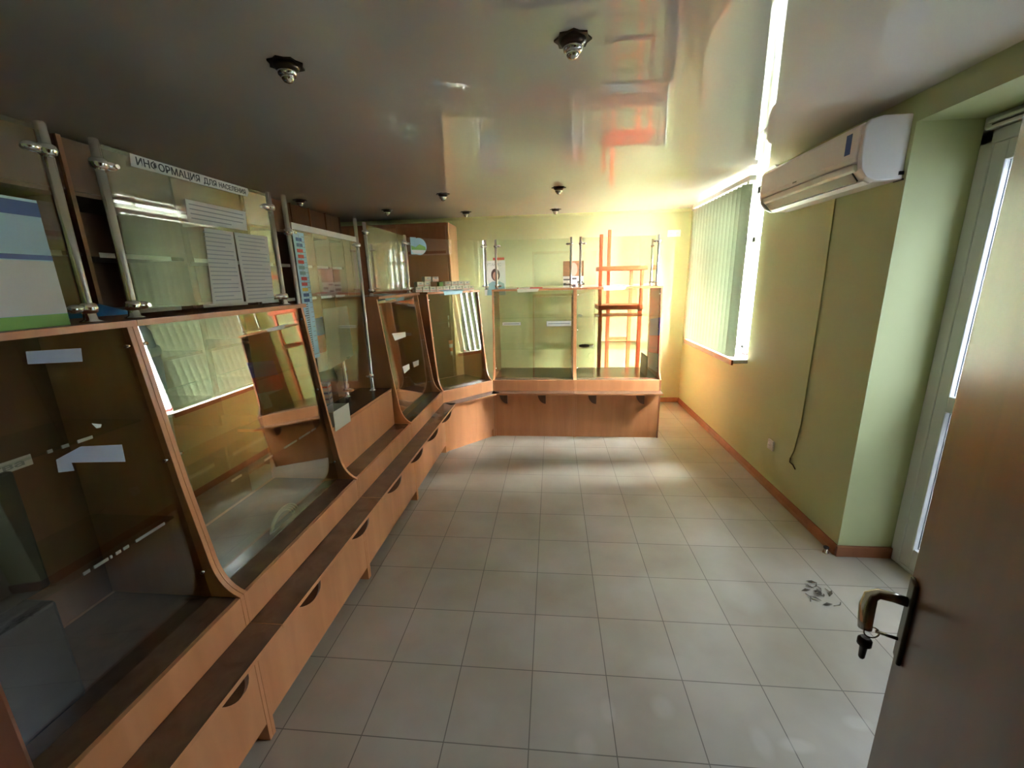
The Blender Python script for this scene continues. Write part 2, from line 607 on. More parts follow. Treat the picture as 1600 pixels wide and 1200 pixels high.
# street door in its recess
w = MB()
w.box(1.90, 1.97, 2.19, 2.25, 0, 2.16).box(1.90, 1.97, 1.12, 1.18, 0, 2.16).box(1.90, 1.97, 1.12, 2.25, 2.10, 2.17)
w.box(1.90, 1.97, 1.12, 2.25, 2.17, 2.218)
w.box(1.90, 1.97, 1.18, 2.19, 0, .0195)
dr = struct('door_1', w, 'pvc', bevel=.005)
lf = MB()
for y0, y1, z0, z1 in ((2.125, 2.1895, .02, 2.0995), (1.1805, 1.27, .02, 2.0995), (1.27, 2.125, .02, .14), (1.27, 2.125, .90, .98),
                       (1.27, 2.125, 2.02, 2.0995)):
    lf.box(1.905, 1.955, y0, y1, z0, z1)
lfo = lf.build('door_leaf', M['pvc'], dr, bevel=.004)
MB().box(1.926, 1.932, 1.27, 2.125, .98, 2.02).build('glazing', M['pane_dim'], lfo)
MB().box(1.926, 1.932, 1.27, 2.125, .14, .90).build('lower_pane', M['pane_low'], lfo)
MB().box(1.893, 1.906, 2.112, 2.128, .14, .90).box(1.893, 1.906, 2.112, 2.128, .98, 2.02) \
    .build('glazing_bead', M['white'], lfo, bevel=.003)
dc = empty('door_closer', (1.885, 2.10, 2.165), 0, 'white twin rail door closer under the top of the street door recess', 'door closer')
MB().box(-.02, .015, -.16, .10, .012, .026).build('upper_rail', M['white'], dc, bevel=.003)
MB().box(-.02, .015, -.16, .10, -.012, .002).build('lower_rail', M['white'], dc, bevel=.003)
MB().box(-.006, .015, -.15, .09, -.012, .026).build('back_plate', M['grey'], dc)


# ---------------------------------------------------------------- display cases
def profile(n=8):
    """front line of the side panels (depth back, height) with the swept toe"""
    pts = [(0.0, .60)]
    cx, cz, r = .0, .72, .085
    for k in range(n + 1):
        t = k / n
        # quadratic sweep from the toe up into the slope
        x = (1 - t) ** 2 * 0.004 + 2 * (1 - t) * t * 0.075 + t * t * 0.085
        z = (1 - t) ** 2 * .602 + 2 * (1 - t) * t * .635 + t * t * .76
        pts.append((x, z))
    pts.append((.118, 1.0))
    pts.append((.168, 1.472))
    return pts


DEPTH = .46
T = .016


def display_case(origin, rotz, W, label, deep_kick=True, kind='case', group=None, brackets=(.25, .75), shelf_from=0.03,
                 DEPTH=.46, dark_end=False, backed=False):
    u = empty('display_case' if kind == 'case' else 'service_counter', origin, rotz, label,
              'display case' if kind == 'case' else 'counter', group)
    # side panels
    for s in (0, 1):
        x0 = 0 if s == 0 else W - T
        if kind == 'case':
            poly = [(0, 0), (DEPTH, 0), (DEPTH, 1.472)] + profile()[::-1]
        else:
            poly = [(0, 0), (DEPTH, 0), (DEPTH, .845), (.135, .845), (.135, .60), (0, .60)]
        MB().prism(poly, 'x', x0 + .0004, x0 + T - .0004).build('side_panel', M['wood_red'] if (dark_end and s == 1) else M['wood'], u, bevel=.0012)
    kd = .07 if deep_kick else .012
    MB().box(T, W - T, .001, T, .076, .598).build('front_panel', M['wood'], u, bevel=.001)
    MB().box(T, W - T, kd, kd + T, 0, .076).build('plinth', M['wood'], u)
    MB().box(.0005, W - .0005, -.115, -.0005, .474, .490, 'wood', 'deck').build('bench_top', None, u, bevel=.001)
    for f in brackets:
        x = f * W
        if deep_kick:
            prof = [(-.0008, .4735)] + [(-.0008 - .113 * math.cos(q * PI / 20), .4735 - .118 * math.sin(q * PI / 20)) for q in range(11)]
            MB().prism(prof, 'x', x - .009, x + .009).build('bracket', M['cab_dark'], u, bevel=.001)
        else:
            prof = [(x + .040, .4735)] + [(x + .040 - .083 * math.cos(q * PI / 20), .4735 - .115 * math.sin(q * PI / 20)) for q in range(11)]
            MB().prism(prof, 'y', -.018, -.001).build('bracket', M['cab_dark'], u, bevel=.001)
    dd = DEPTH if kind == 'case' else .135
    MB().box(T, W - T, T + .0005, dd - T, .584, .600).build('deck', M['deck'], u)
    if kind == 'case':
        MB().box(T, W - T, DEPTH - T, DEPTH, .076, .60).build('back_panel', M['wood'], u)
        MB().box(.0005, W - .0005, .150, DEPTH, 1.4725, 1.490, 'wood', 'wood_red').build('top_shelf', None, u, bevel=.001)
        # sloping front glass
        a, b_ = (.098, .603), (.182, 1.470)
        g = MB()
        g.slab([(T + .002, a[0], a[1]), (W - T - .002, a[0], a[1]), (W - T - .002, b_[0], b_[1]), (T + .002, b_[0], b_[1])],
               (0, 1, -.097), .005)
        g.build('front_glass', M['glass_a'] if backed else M['glass'], u)
        if backed:
            MB().box(T, W - T, DEPTH - .006, DEPTH, .601, 1.472).build('back_sheet', M['cab_mid'], u)
        for z in (.89, 1.205):
            d0 = .105 + (z - .6) * .097 + shelf_from
            MB().box(T + .002, W - T - .002, d0, DEPTH - .02, z - .006, z).build('glass_shelf', M['shelf_glass'], u)
        # little chrome clips that hold the glass
        for x in (T, W - T):
            s = 1 if x < W / 2 else -1
            for z in (.70, 1.08, 1.42):
                d = .098 + (z - .603) * .097 - .008
                MB().cyl((x, d, z), (x + s * .016, d, z), .005, 10).build('glass_clip', M['chrome'], u)
    else:
        MB().box(T, W - T, .135 - T, .135, .60, .845).build('inner_panel', M['wood'], u)
        MB().box(T, W - T, DEPTH - T, DEPTH, .076, .845).build('back_panel', M['wood'], u)
        MB().box(.001, W - .001, .122, .62, .845, .861, 'wood', 'deck').build('counter_top', None, u, bevel=.001)
    return u


YS = [.215, 1.067, 1.895, 2.746, 3.630]
R90 = PI / 2
dcA = display_case((-1.0, YS[0], 0), R90, YS[1] - YS[0],
                   'nearest glass display case on the left, with papers and taped glass', brackets=(.24, .80), backed=True)
dcB = display_case((-1.0, YS[1], 0), R90, YS[2] - YS[1],
                   'second glass display case from the front, below the information sign', brackets=(.27, .80))
svc = display_case((-1.0, YS[2], 0), R90, YS[3] - YS[2],
                   'open service counter with a recessed orange panel between two glass cases', kind='counter', brackets=(.34, .84))
dcD = display_case((-1.0, YS[3], 0), R90, YS[4] - YS[3],
                   'narrow looking glass case with three white labels, just past the open counter', brackets=(.30, .80))
ang = math.atan2(.44, .40)
WE = math.hypot(.44, .40)
dcE = display_case((-1.0, YS[4], 0), ang, WE, 'diagonal corner glass case with an orange tube on its shelf', deep_kick=False,
                   brackets=())
dcF = display_case((-.60, 4.07, 0), 0, .825, 'left glass case of the far row, with two white labels on its upper shelf',
                   deep_kick=False, brackets=(.13, .60), DEPTH=.62)
dcG = display_case((.225, 4.07, 0), 0, .835, 'right end glass case of the far row, tricolour sheet inside its end panel',
                   deep_kick=False, brackets=(.205, .765), DEPTH=.62, dark_end=True)


# ---------------------------------------------------------------- glass screens on chrome posts
def post_parts(par, p, side, z0, z1, zc, dirv):
    """a chrome post at local p with clamps facing dirv"""
    po = MB().lathe((p[0], p[1], z0), (0, 0, 1), [(0, .024), (.003, .024), (.007, .015), (.022, .0135), (.026, .0115),
                                                 (z1 - z0 - .003, .0115), (z1 - z0, .009)], 20).build('post', M['chrome'], par)
    for z in zc:
        cb = MB().lathe((p[0], p[1], z - .014), (0, 0, 1), [(0, .013), (.004, .0185), (.014, .021), (.024, .0185), (.028, .013)], 18)
        e = Vector(dirv) * .030
        cb.ball((p[0] + e.x, p[1] + e.y, z), .021 if abs(dirv[0]) > .5 else .014, .014 if abs(dirv[0]) > .5 else .021, .0115)
        cl = cb.build('clamp', M['chrome'], po)
        nrm = Vector((dirv[1], -dirv[0], 0))
        q = Vector((p[0], p[1], z)) + Vector((e.x, e.y, 0)) * 1.15
        MB().cyl(q + nrm * .012, q + nrm * .019, .006, 12).build('clamp_screw', M['nickel'], cl)
    return po


def screen(p0, p1, label, z0=1.4905, z1=1.965, g0=1.515, g1=1.955, gname='screen_glass', clamps=None, side=None):
    """posts at world p0 and p1, glass between"""
    p0, p1 = Vector((p0[0], p0[1], 0)), Vector((p1[0], p1[1], 0))
    d = (p1 - p0)
    L = d.length
    rz = math.atan2(d.y, d.x)
    e = empty('glass_screen', (p0.x, p0.y, z0), rz, label, 'glass screen')
    zc = [z - z0 for z in (clamps or (z0 + .036, g1 - .052))]
    post_parts(e, (0, 0), 1, 0, z1 - z0, zc, (1, 0))
    post_parts(e, (L, 0), -1, 0, z1 - z0, zc, (-1, 0))
    MB().box(.020, L - .020, -.003, .003, g0 - z0, g1 - z0).build('glass_pane', M['screen_glass'], e)
    return e


def wpt(x, y):
    return (x, y)


XS = -1.215
scA = screen((XS, .28), (XS, 1.005), 'glass screen on chrome posts above the nearest case, leaflet in front')
scB = screen((XS, 1.125), (XS, 1.83), 'glass screen carrying the white information sign and three sheets')
scC = screen((XS - .005, 1.945), (XS - .02, 2.690), 'tall glass screen over the open counter, white strip along its top',
             z0=.8615, z1=1.975, g0=.93, g1=1.862, clamps=(.965, 1.815))
scD = screen((XS - .01, 2.800), (XS - .015, 3.585), 'narrow glass screen on the case just past the open counter')
scE = screen((-1.262, 3.69), (-.655, 4.262), 'glass screen across the diagonal corner case, round sticker on it')
scF = screen((-.550, 4.25), (.182, 4.25), 'glass screen above the left case of the far row')
scG = screen((.272, 4.25), (1.002, 4.25), 'glass screen at the right end of the far row, turning back at its corner')
# the screen at the row's end turns back towards the wall
post_parts(scG, (.735, .27), 1, 0, .455, (.036, .39), (0, -1))
MB().box(.727, .733, .025, .245, .025, .45).build('return_pane', M['screen_glass'], scG)
# short post in the service opening
sp = empty('chrome_post', (-1.335, 2.52, .8615), 0, 'short chrome post standing on the open counter top', 'post')
post_parts(sp, (0, 0), 1, 0, .31, (.045, .26), (1, 0))


# ---------------------------------------------------------------- paper things
def lines(mb, x0, x1, zs, h, mat, f):
    """printed lines as thin strips; f(u, z) -> point, n outward"""
    for k, z in enumerate(zs):
        xe = x1 - (x1 - x0) * (0.30 if k % 4 == 3 else random.uniform(0, .08))
        mb.slab([f(x0, z - h / 2), f(xe, z - h / 2), f(xe, z + h / 2), f(x0, z + h / 2)], f.n, .0003, mat)


def plane(origin, ex, ez=(0, 0, 1), n=(1, 0, 0)):
    o, ex, ez = Vector(origin), Vector(ex), Vector(ez)

    def f(u, z):
        return o + ex * u + ez * z
    f.n = Vector(n)
    return f


# sheets taped on the staff side of screen B; they show through the glass (local frame of the world, x fixed)
def sheet_on_B(name, pts, mat, label, cat, rows=None, off=.0042, group=None, ink='ink_soft', bars=()):
    f = plane((XS + off, 0, 0), (0, 1, 0))
    o = MB().slab([(XS + off, y, z) for y, z in pts], (1, 0, 0), .0006).build(name, M[mat])
    tag(o, label, cat, group)
    y0 = min(p[0] for p in pts) + .012
    y1 = max(p[0] for p in pts) - .012
    z0 = min(p[1] for p in pts)
    z1 = max(p[1] for p in pts)
    if rows:
        mb = MB()
        g = plane((XS + off + .0007, 0, 0), (0, 1, 0))
        zs = [z1 - (k + 1) * (z1 - z0) / (rows + 1) for k in range(rows)]
        lines(mb, y0 + .004, y1, zs, .0035, ink, g)
        mb.build('printed_lines', None, o)
    return o


sheet_on_B('paper_notice', [(1.377, 1.787), (1.658, 1.789), (1.665, 1.861), (1.383, 1.860)], 'paper',
           'wide white notice with four lines just under the information sign', 'notice', 4)
sheet_on_B('paper_sheet', [(1.415, 1.515), (1.570, 1.512), (1.575, 1.776), (1.440, 1.776)], 'paper_grey',
           'grey printed sheet, left of the two sheets on the sign screen', 'paper sheet', 17)
sheet_on_B('paper_sheet', [(1.583, 1.510), (1.755, 1.510), (1.775, 1.778), (1.583, 1.776)], 'paper_grey',
           'pale printed sheet, right of the two sheets on the sign screen', 'paper sheet', 17)
sign = MB().slab([(XS + .005, 1.213, 1.918), (XS + .005, 1.690, 1.921), (XS + .005, 1.702, 1.940), (XS + .005, 1.698, 1.953),
                  (XS + .005, 1.217, 1.953)], (1, 0, 0), .0008).build('information_sign', M['paper'])
tag(sign, 'long white strip sign with Cyrillic capital lettering along the screen top', 'sign')
text_mesh('lettering', 'ИНФОРМАЦИЯ', .030, 'ink', sign, frame_mtx((XS + .0062, 1.232, 1.926), (0, 1, 0), (0, 0, 1)), .228, .0004)
text_mesh('lettering', 'ДЛЯ', .026, 'ink', sign, frame_mtx((XS + .0062, 1.476, 1.927), (0, 1, 0), (0, 0, 1)), .058, .0004)
text_mesh('lettering', 'НАСЕЛЕНИЯ', .023, 'ink', sign, frame_mtx((XS + .0062, 1.546, 1.928), (0, 1, 0), (0, 0, 1)), .136, .0003)
# white strip on the service screen
ws = MB().slab([(XS + .001, 1.97, 1.832), (XS - .013, 2.665, 1.832), (XS - .013, 2.665, 1.861), (XS + .001, 1.97, 1.861)],
               (1, 0.02, 0), .0012).build('top_strip', M['white'])
tag(ws, 'plain white strip along the top of the tall counter screen', 'strip')

# growth chart on the service screen
gc = empty('growth_chart', (XS + .006, 2.005, 1.21), 0, 'tall narrow colourful height chart at the left of the open counter', 'chart')
MB().box(0, .0008, -.046, .046, 0, .61).build('chart_sheet', M['sky'], gc)
mb = MB()
z = .60
cols = ['navy', 'navy', 'red', 'red', 'red', 'teal', 'teal', 'red', 'red', 'yellow', 'navy', 'navy']
for k, c in enumerate(cols):
    h_ = .016
    a = -.028 + random.uniform(-.006, .006)
    mb.box(.001, .0016, a, a + .048, .585 - k * .026 - h_, .585 - k * .026, c)
mb.build('chart_pictures', None, gc)
mb = MB()
for k in range(22):
    mb.box(.001, .0016, -.040 if k % 5 == 0 else -.026, -.004, .27 - k * .011, .2735 - k * .011, 'ink')
for k in range(22):
    mb.box(.001, .0016, .018, .042, .59 - k * .024, .593 - k * .024, 'ink_soft')
mb.box(.001, .0016, -.0035, -.001, .02, .60, 'ink_soft').box(.001, .0016, .041, .043, .02, .60, 'ink_soft').box(.001, .0016, -.0035, .043, .018, .022, 'ink_soft')
mb.build('chart_scale', None, gc)

# leaflet standing on case A
lf_ = empty('health_leaflet', (XS + .03, .93, 1.491), 0, 'large blue and white printed leaflet with green foot on the nearest case',
            'leaflet')


def curved(y0, y1, z0, z1, off, mat, nm, par, n=10):
    mb = MB()
    bm = mb.bm
    for k in range(n):
        ya, yb = y0 + (y1 - y0) * k / n, y0 + (y1 - y0) * (k + 1) / n
        xa, xb = [.018 * math.sin(PI * (1 + (q / .42))) * .6 for q in (ya, yb)]
        mb.slab([(xa + off, ya, z0), (xb + off, yb, z0), (xb + off, yb, z1), (xa + off, ya, z1)], (1, 0, 0), .0006)
    return mb.build(nm, M[mat], par)


curved(-.42, 0, 0, .285, 0, 'sky', 'leaflet_sheet', lf_)
curved(-.42, 0, .0, .028, .001, 'green', 'green_foot', lf_)
curved(-.42, 0, .248, .279, .001, 'navy', 'blue_header', lf_)
curved(-.42, 0, .152, .163, .001, 'navy', 'blue_rule', lf_)
curved(-.42, 0, .029, .150, .001, 'paper', 'text_area', lf_)
mb = MB()
fl = plane((.012, 0, 0), (0, 1, 0))
for k in range(5):
    for (a, b_) in ((-.085, -.008), (-.20, -.11), (-.34, -.25)):
        z = .133 - k * .021
        xo = .0018 * 1 - .011 * math.sin(PI * (-((a + b_) / 2) / .42))
        mb.box(xo + .0008, xo + .0020, a, b_, z - .012, z, 'ink_soft')
mb.build('print_blocks', None, lf_)
mb = MB()
for (a, b_) in ((-.075, -.015), (-.15, -.09), (-.25, -.17)):
    xo = -.0115 * math.sin(PI * (-((a + b_) / 2) / .42))
    mb.box(xo + .0016, xo + .0030, a, b_, .180, .238, 'paper_grey')
    mb.box(xo + .0031, xo + .0036, a + .012, b_ - .014, .226, .234, 'pink')
    mb.box(xo + .0031, xo + .0036, a + .004, b_ - .004, .190, .202, 'leaf')
mb.build('pictures', None, lf_)

# tape pieces and chips on the glass of the nearest case (parts of its glass)
def on_slope(y, z, off=.0):
    """point on case A or B glass outer face (world)"""
    d = .098 + (z - .603) * .097
    return Vector((-1.0 - d + off, y, z))


def tape(pts, mat, nm, par, case_y):
    mb = MB()
    # local frame of case: lx = y - y0, ly = -(x + 1)
    P = []
    for y, z in pts:
        w_ = on_slope(y, z, .0012)
        P.append((w_.y - case_y, -(w_.x + 1.0), w_.z))
    mb.slab(P, (0, -1, .097), .0005)
    o = mb.build(nm, M[mat], par)
    return o


gA = [c for c in dcA.children if c.name.startswith('front_glass')][0]
gB = [c for c in dcB.children if c.name.startswith('front_glass')][0]
gD = [c for c in dcD.children if c.name.startswith('front_glass')][0]
tape([(.822, 1.442), (.933, 1.432), (.926, 1.399), (.817, 1.414)], 'tape', 'tape_patch', gA, YS[0])
tape([(.856, 1.200), (.947, 1.168), (.941, 1.121), (.826, 1.171), (.826, 1.15), (.795, 1.16), (.80, 1.19)], 'tape', 'tape_patch', gA, YS[0])
tape([(.896, 1.246), (.917, 1.236), (.913, 1.229), (.903, 1.230)], 'paper', 'paper_scrap', gA, YS[0])
for q in ([(2.932, 1.221), (3.206, 1.199), (3.198, 1.162), (2.963, 1.164)], [(3.015, .958), (3.163, .951), (3.156, .911), (3.026, .901)],
          [(3.25, .947), (3.40, .937), (3.38, .898), (3.257, .903)]):
    tape(q, 'paper', 'price_label', gD, YS[3])

# white bits standing in for light glinting on the glass shelf edges
def shelf_glints(case, y0, z, segs, shelf_from=.03):
    sh = [c for c in case.children if c.name.startswith('glass_shelf')]
    tgt = sh[0] if z < 1 else sh[1]
    d0 = .105 + (z - .6) * .097 + shelf_from
    for a, b_ in segs:
        MB().box(a, b_, d0 - .003, d0 - .0005, z - .007, z + .001).build('edge_glint', M['white'], tgt)


shelf_glints(dcA, 0, .89, [(.60, .635), (.655, .668), (.675, .69), (.71, .80), (.575, .59), (.64, .645)])
shelf_glints(dcA, 0, 1.205, [(.665, .70), (.63, .645), (.60, .61)])
shelf_glints(dcB, 0, .89, [(.40, .45), (.53, .62), (.64, .73), (.74, .78), (.22, .27)])

# things inside the nearest case
bx = empty('document_box', (-1.30, .50, .8965), 0, 'black box on the lower glass shelf of the nearest case', 'box')
MB().box(-.13, .12, -.24, .24, 0, .295).build('box_body', M['black'], bx, bevel=.006)
MB().box(.1205, .1225, -.02, .02, .16, .22).build('finger_tab', M['grey'], bx)
bx2 = empty('equipment_box', (-1.28, .48, .6005), 0, 'black equipment case on the dark floor of the nearest case', 'box')
MB().box(-.13, .13, -.22, .24, 0, .275).build('case_body', M['black'], bx2, bevel=.008)
MB().box(.131, .134, -.08, .08, .20, .215).build('case_handle', M['grey'], bx2, bevel=.002)
ls = empty('label_strip', (-1.196, .55, 1.1975), 0, 'long white shelf label with dark lettering in the nearest case', 'label')
MB().box(0, .002, -.26, .235, -.012, .013).build('strip', M['white'], ls)
text_mesh('lettering', 'Желчегонные средства', .019, 'ink_soft', ls, frame_mtx((.0023, -.22, -.006), (0, 1, 0), (0, 0, 1)), .44, .0004)
for k, (dx, rz, mt, yy, nm) in enumerate(((0, .05, 'paper', .55, 'bottom white sheet of the pile'), (-.04, -.16, 'mauve', .52, 'mauve folder in the pile'),
                                     (-.02, .22, 'paper', .50, 'curled top white sheet of the pile'))):
    mb = MB()
    for a in range(8):
        y0, y1 = -.15 + a * .0375, -.15 + (a + 1) * .0375
        zz = [0.002 + (.05 if k == 2 else .012 * k) * max(0, (q + .02) / .17) ** 2 + .004 * k for q in (y0, y1)]
        mb.slab([(-.10, y0, zz[0]), (.07, y0, zz[0]), (.07, y1, zz[1]), (-.10, y1, zz[1])], (0, 0, 1), .0012)
    o = mb.build('paper_sheet' if k != 1 else 'folder', M[mt], loc=(-1.285 + dx, yy, 1.206), rotz=rz)
    tag(o, nm + ' on the upper shelf of the nearest case', 'paper' if k != 1 else 'folder')
# white arched ribbed strip against the glass of case B
ar = empty('ribbed_bundle', (-1.118, 1.47, .6008), 0, 'arched bundle of white ribbed strips behind the second case glass', 'bundle')
mb = MB()
for j in range(4):
    r_ = .088 - j * .009
    pts = [Vector((-.004 * j, r_ * 1.05 * math.cos(t), r_ * .85 * math.sin(t))) for t in [PI * (.12 + .80 * k / 14) for k in range(15)]]
    mb.tube(pts, .0038, 8)
mb.build('strips', M['carton'], ar)
MB().slab([(-.012 - .001 * 0, .085 * math.cos(t), .066 * math.sin(t)) for t in [PI * k / 12 for k in range(13)]], (-1, 0, 0), .002) \
    .build('backing_card', M['grey'], ar)

# things on the service counter
wb = empty('open_carton', (-1.1555, 2.03, .8612), 0, 'small open white carton at the near edge of the open counter', 'carton')
mb = MB()
mb.box(-.055, .0355, -.085, -.083, 0, .075).box(-.055, .0355, .083, .085, 0, .075).box(-.055, -.053, -.083, .083, 0, .075)
mb.box(-.055, .0355, -.085, .085, 0, .002)
mb.build('carton_body', M['paper_grey'], wb)
MB().box(.036, .038, -.085, .085, -.028, .078).build('front_flap', M['carton'], wb)
tg = empty('leaflet_stack', (-1.345, 2.235, .8612), .25, 'stack of blue and white leaflets leaning behind the white carton', 'leaflets')
mb = MB()
mb.box(-.055, .055, -.03, .03, 0, .16, 'sky')
mb.build('stack_body', None, tg, bevel=.002)
mb = MB()
for k, c in enumerate(('red', 'paper', 'navy', 'paper', 'navy', 'paper', 'teal')):
    mb.box(.0553, .0563, -.028, .028, .135 - k * .018, .145 - k * .018, c)
    mb.box(-.05, .05, -.0313, -.0303, .135 - k * .018, .145 - k * .018, c)
mb.build('printed_bands', None, tg)
pb = empty('plastic_bag', (-1.38, 2.60, .8612), .3, 'crumpled pale plastic bag standing behind the short chrome post', 'bag')
bmb = MB()
random.seed(3)
nu, nv = 9, 8
grid = [[bmb.bm.verts.new((random.uniform(-.012, .012), -.075 + .15 * i / nu, .17 * j / nv + random.uniform(-.003, .003))) for j in range(nv + 1)]
        for i in range(nu + 1)]
grid2 = [[bmb.bm.verts.new((-.035 + random.uniform(-.01, .01), -.075 + .15 * i / nu, .16 * j / nv)) for j in range(nv + 1)]
         for i in range(nu + 1)]
for G in (grid, grid2):
    for i in range(nu):
        for j in range(nv):
            bmb.bm.faces.new((G[i][j], G[i + 1][j], G[i + 1][j + 1], G[i][j + 1]))
for i in (0, nu):
    for j in range(nv):
        bmb.bm.faces.new((grid[i][j], grid[i][j + 1], grid2[i][j + 1], grid2[i][j]))
for i in range(nu):
    bmb.bm.faces.new((grid[i][0], grid[i + 1][0], grid2[i + 1][0], grid2[i][0]))
bmb.build('bag_film', M['flag_white'], pb)
MB().box(-.030, -.008, -.06, .06, .002, .10).build('bag_contents', M['mauve'], pb)
gs = MB().slab([(-1.30, 2.28, 1.09), (-1.30, 2.60, 1.12), (-1.30, 2.59, 1.44), (-1.30, 2.30, 1.44)], (-1, 0, 0), .003).build('grey_board', M['grey'])
tag(gs, 'dull grey board hanging behind the tall counter screen', 'board')
dm = MB().lathe((-1.53, 2.58, .8612), (0, 0, 1), [(0, .09), (.10, .092), (.17, .082), (.22, .055), (.245, .02)], 24).build('dark_dome', M['black'])
tag(dm, 'rounded black cover standing behind the pale plastic bag', 'cover')
tf = empty('tricolour_banner', (-1.40, 2.33, 1.08), .2, 'glossy blue red and white banner behind the open counter', 'banner')
for z0, z1, c, nm in ((.21, .31, 'flag_blue', 'blue_band'), (.11, .21, 'flag_red', 'red_band'), (0, .11, 'flag_white', 'white_band')):
    mb = MB()
    for k in range(6):
        t0, t1 = -PI / 3 + k * PI / 9, -PI / 3 + (k + 1) * PI / 9
        mb.slab([(.06 * math.cos(t0), .085 * math.sin(t0), z0), (.06 * math.cos(t1), .085 * math.sin(t1), z0),
                 (.06 * math.cos(t1), .085 * math.sin(t1), z1), (.06 * math.cos(t0), .085 * math.sin(t0), z1)], (1, 0, 0), .002)
    mb.build(nm, M[c], tf)
MB().cyl((-.02, 0, -.2188), (-.02, 0, .30), .006).build('banner_pole', M['chrome'], tf)

# banner sheet on the inner side of case G end panel
ft = empty('tricolour_sheet', (1.0415, 4.30, .625), 0, 'blue red and white sheet against the inner end panel of the far case', 'sheet')
for z0, z1, c, nm in ((.37, .545, 'flag_blue', 'blue_band'), (.19, .37, 'flag_red', 'red_band'), (.0, .19, 'flag_white', 'white_band')):
    MB().slab([(0, -.12, z0 + .025), (0, .30, z0 - (0.0 if z0 == 0 else .03)), (0, .30, z1 - .03), (0, -.12, z1 + .025)], (1, 0, 0), .0015).build(nm, M[c], ft)

# leaflets on top shelves
def folded_leaflet(loc, rz, w_, h_, c1, c2, label):
    e = empty('folded_leaflet', loc, rz, label, 'leaflet')
    MB().slab([(-w_ / 2, -.027, .001), (w_ / 2, -.027, .001), (w_ / 2, h_, .012), (-w_ / 2, h_, .012)], (0, 0, 1), .001).build('cover', M[c1], e)
    MB().slab([(-w_ / 2 + .01, -.022, .003), (0, -.022, .003), (0, h_ * .8, .0125), (-w_ / 2 + .01, h_ * .8, .0125)], (0, 0, 1), .001) \
        .build('inner_page', M[c2], e)
    MB().slab([(-w_ / 2, -.0275, .001), (w_ / 2 - .03, -.0275, .001), (w_ / 2 - .045, -.034, -.026), (-w_ / 2 + .005, -.036, -.032)], (0, -1, 0), .001) \
        .build('hanging_fold', M[c2], e)
    return e


tE = Vector((.40, .44, 0)).normalized()
nE = Vector((-tE.y, tE.x, 0))
pE = Vector((-1.0, YS[4], 1.4905)) + tE * .295 + nE * .178
folded_leaflet((pE.x, pE.y, 1.4905), ang, .25, .05, 'teal', 'sky', 'blue and white folded leaflet on the diagonal corner case')
folded_leaflet((-.22, 4.245, 1.4905), 0, .25, .04, 'red', 'carton', 'red folded leaflet on the left case of the far row')
folded_leaflet((.62, 4.245, 1.4905), 0, .25, .05, 'teal', 'paper', 'teal and white folded leaflet on the right end case')
folded_leaflet((-1.185, 2.97, 1.4905), R90, .24, .05, 'paper', 'teal', 'pale folded leaflet on the case past the open counter')

# round sticker on screen E
stx = empty('round_sticker', (-1.262, 3.69, 0), math.atan2(4.262 - 3.69, -.655 + 1.262),
            'round landscape sticker with blue sky and green hills on the diagonal screen', 'sticker')
cxs, czs, rs_ = .125, 1.885, .072
MB().slab([(cxs + rs_ * math.cos(2 * PI * k / 28), -.0035, czs + rs_ * math.sin(2 * PI * k / 28)) for k in range(28)], (0, -1, 0), .0006) \
    .box(.045, .10, -.0041, -.0035, czs - .068, czs + .075).build('sticker_disc', M['sky'], stx)
MB().slab([(.05, -.0044, czs - .03), (.19, -.0044, czs - .03), (.185, -.0044, czs - .002), (.13, -.0044, czs + .018), (.09, -.0044, czs - .008), (.05, -.0044, czs + .005)],
          (0, -1, 0), .0004).build('green_hills', M['green'], stx)
MB().slab([(.07, -.0044, czs - .062), (.16, -.0044, czs - .062), (.185, -.0044, czs - .031), (.05, -.0044, czs - .031)],
          (0, -1, 0), .0004).build('white_water', M['paper'], stx)

# stacked medicine cartons behind the diagonal screen
random.seed(11)
row = []
for k in range(9):
    row.append((.0 + .075 * k, 0, 0))
for k in range(8):
    if k not in (2, 3):
        row.append((.02 + .076 * k, 1, 0))
row.append((.115, 1, 1))
row.append((.185, 2, 0))
row.append((.16, 1, 0))
row.append((.105, 2, 0))
seen = {}
NMS = ['leftmost', 'second', 'third', 'fourth', 'fifth', 'sixth', 'seventh', 'eighth', 'rightmost']
proto = None
used = []
HB = .046
for (lx, lv, g) in row:
    # keep boxes of one level apart
    if any(l2 == lv and abs(l1 - lx) < .072 for l1, l2 in used):
        continue
    used.append((lx, lv))
used.sort(key=lambda a: (a[1], a[0]))
cnt = {0: 0, 1: 0, 2: 0}
for lx, lv in used:
    k = cnt[lv]
    cnt[lv] += 1
    w0 = Vector((-1.0, YS[4], 0)) + tE * (lx + .005) + nE * .33
    if proto is None:
        proto = empty('medicine_carton', (0, 0, 0), 0, 'x', 'medicine carton', 'cartons stacked on the corner case')
        MB().box(-.034, .034, -.03, .03, 0, HB - .001).build('carton_body', M['carton'], proto, bevel=.001)
        MB().box(-.030, .030, -.0312, -.0302, .008, .018, 'pink').box(-.012, .012, -.0312, -.0302, .024, .034, 'ink_soft') \
            .build('carton_print', None, proto)
        o = proto
    else:
        o = copy_tree(proto)
    o.location = (w0.x, w0.y, 1.4905 + lv * HB)
    o.rotation_euler = (0, 0, ang + random.uniform(-.04, .04))
    lvn = ['bottom', 'middle', 'top'][lv]
    o['label'] = 'small cream medicine carton, %s in the %s row on the corner case' % (NMS[k], lvn)
gb = MB().box(-.022, .022, -.02, .02, 0, .040).build('green_carton', M['green'],
      loc=tuple(Vector((-1.0, YS[4], 1.4905 + HB)) + tE * .255 + nE * .33), rotz=ang, bevel=.001)
used_green = True
tag(gb, 'bright green small box among the cream cartons', 'box')

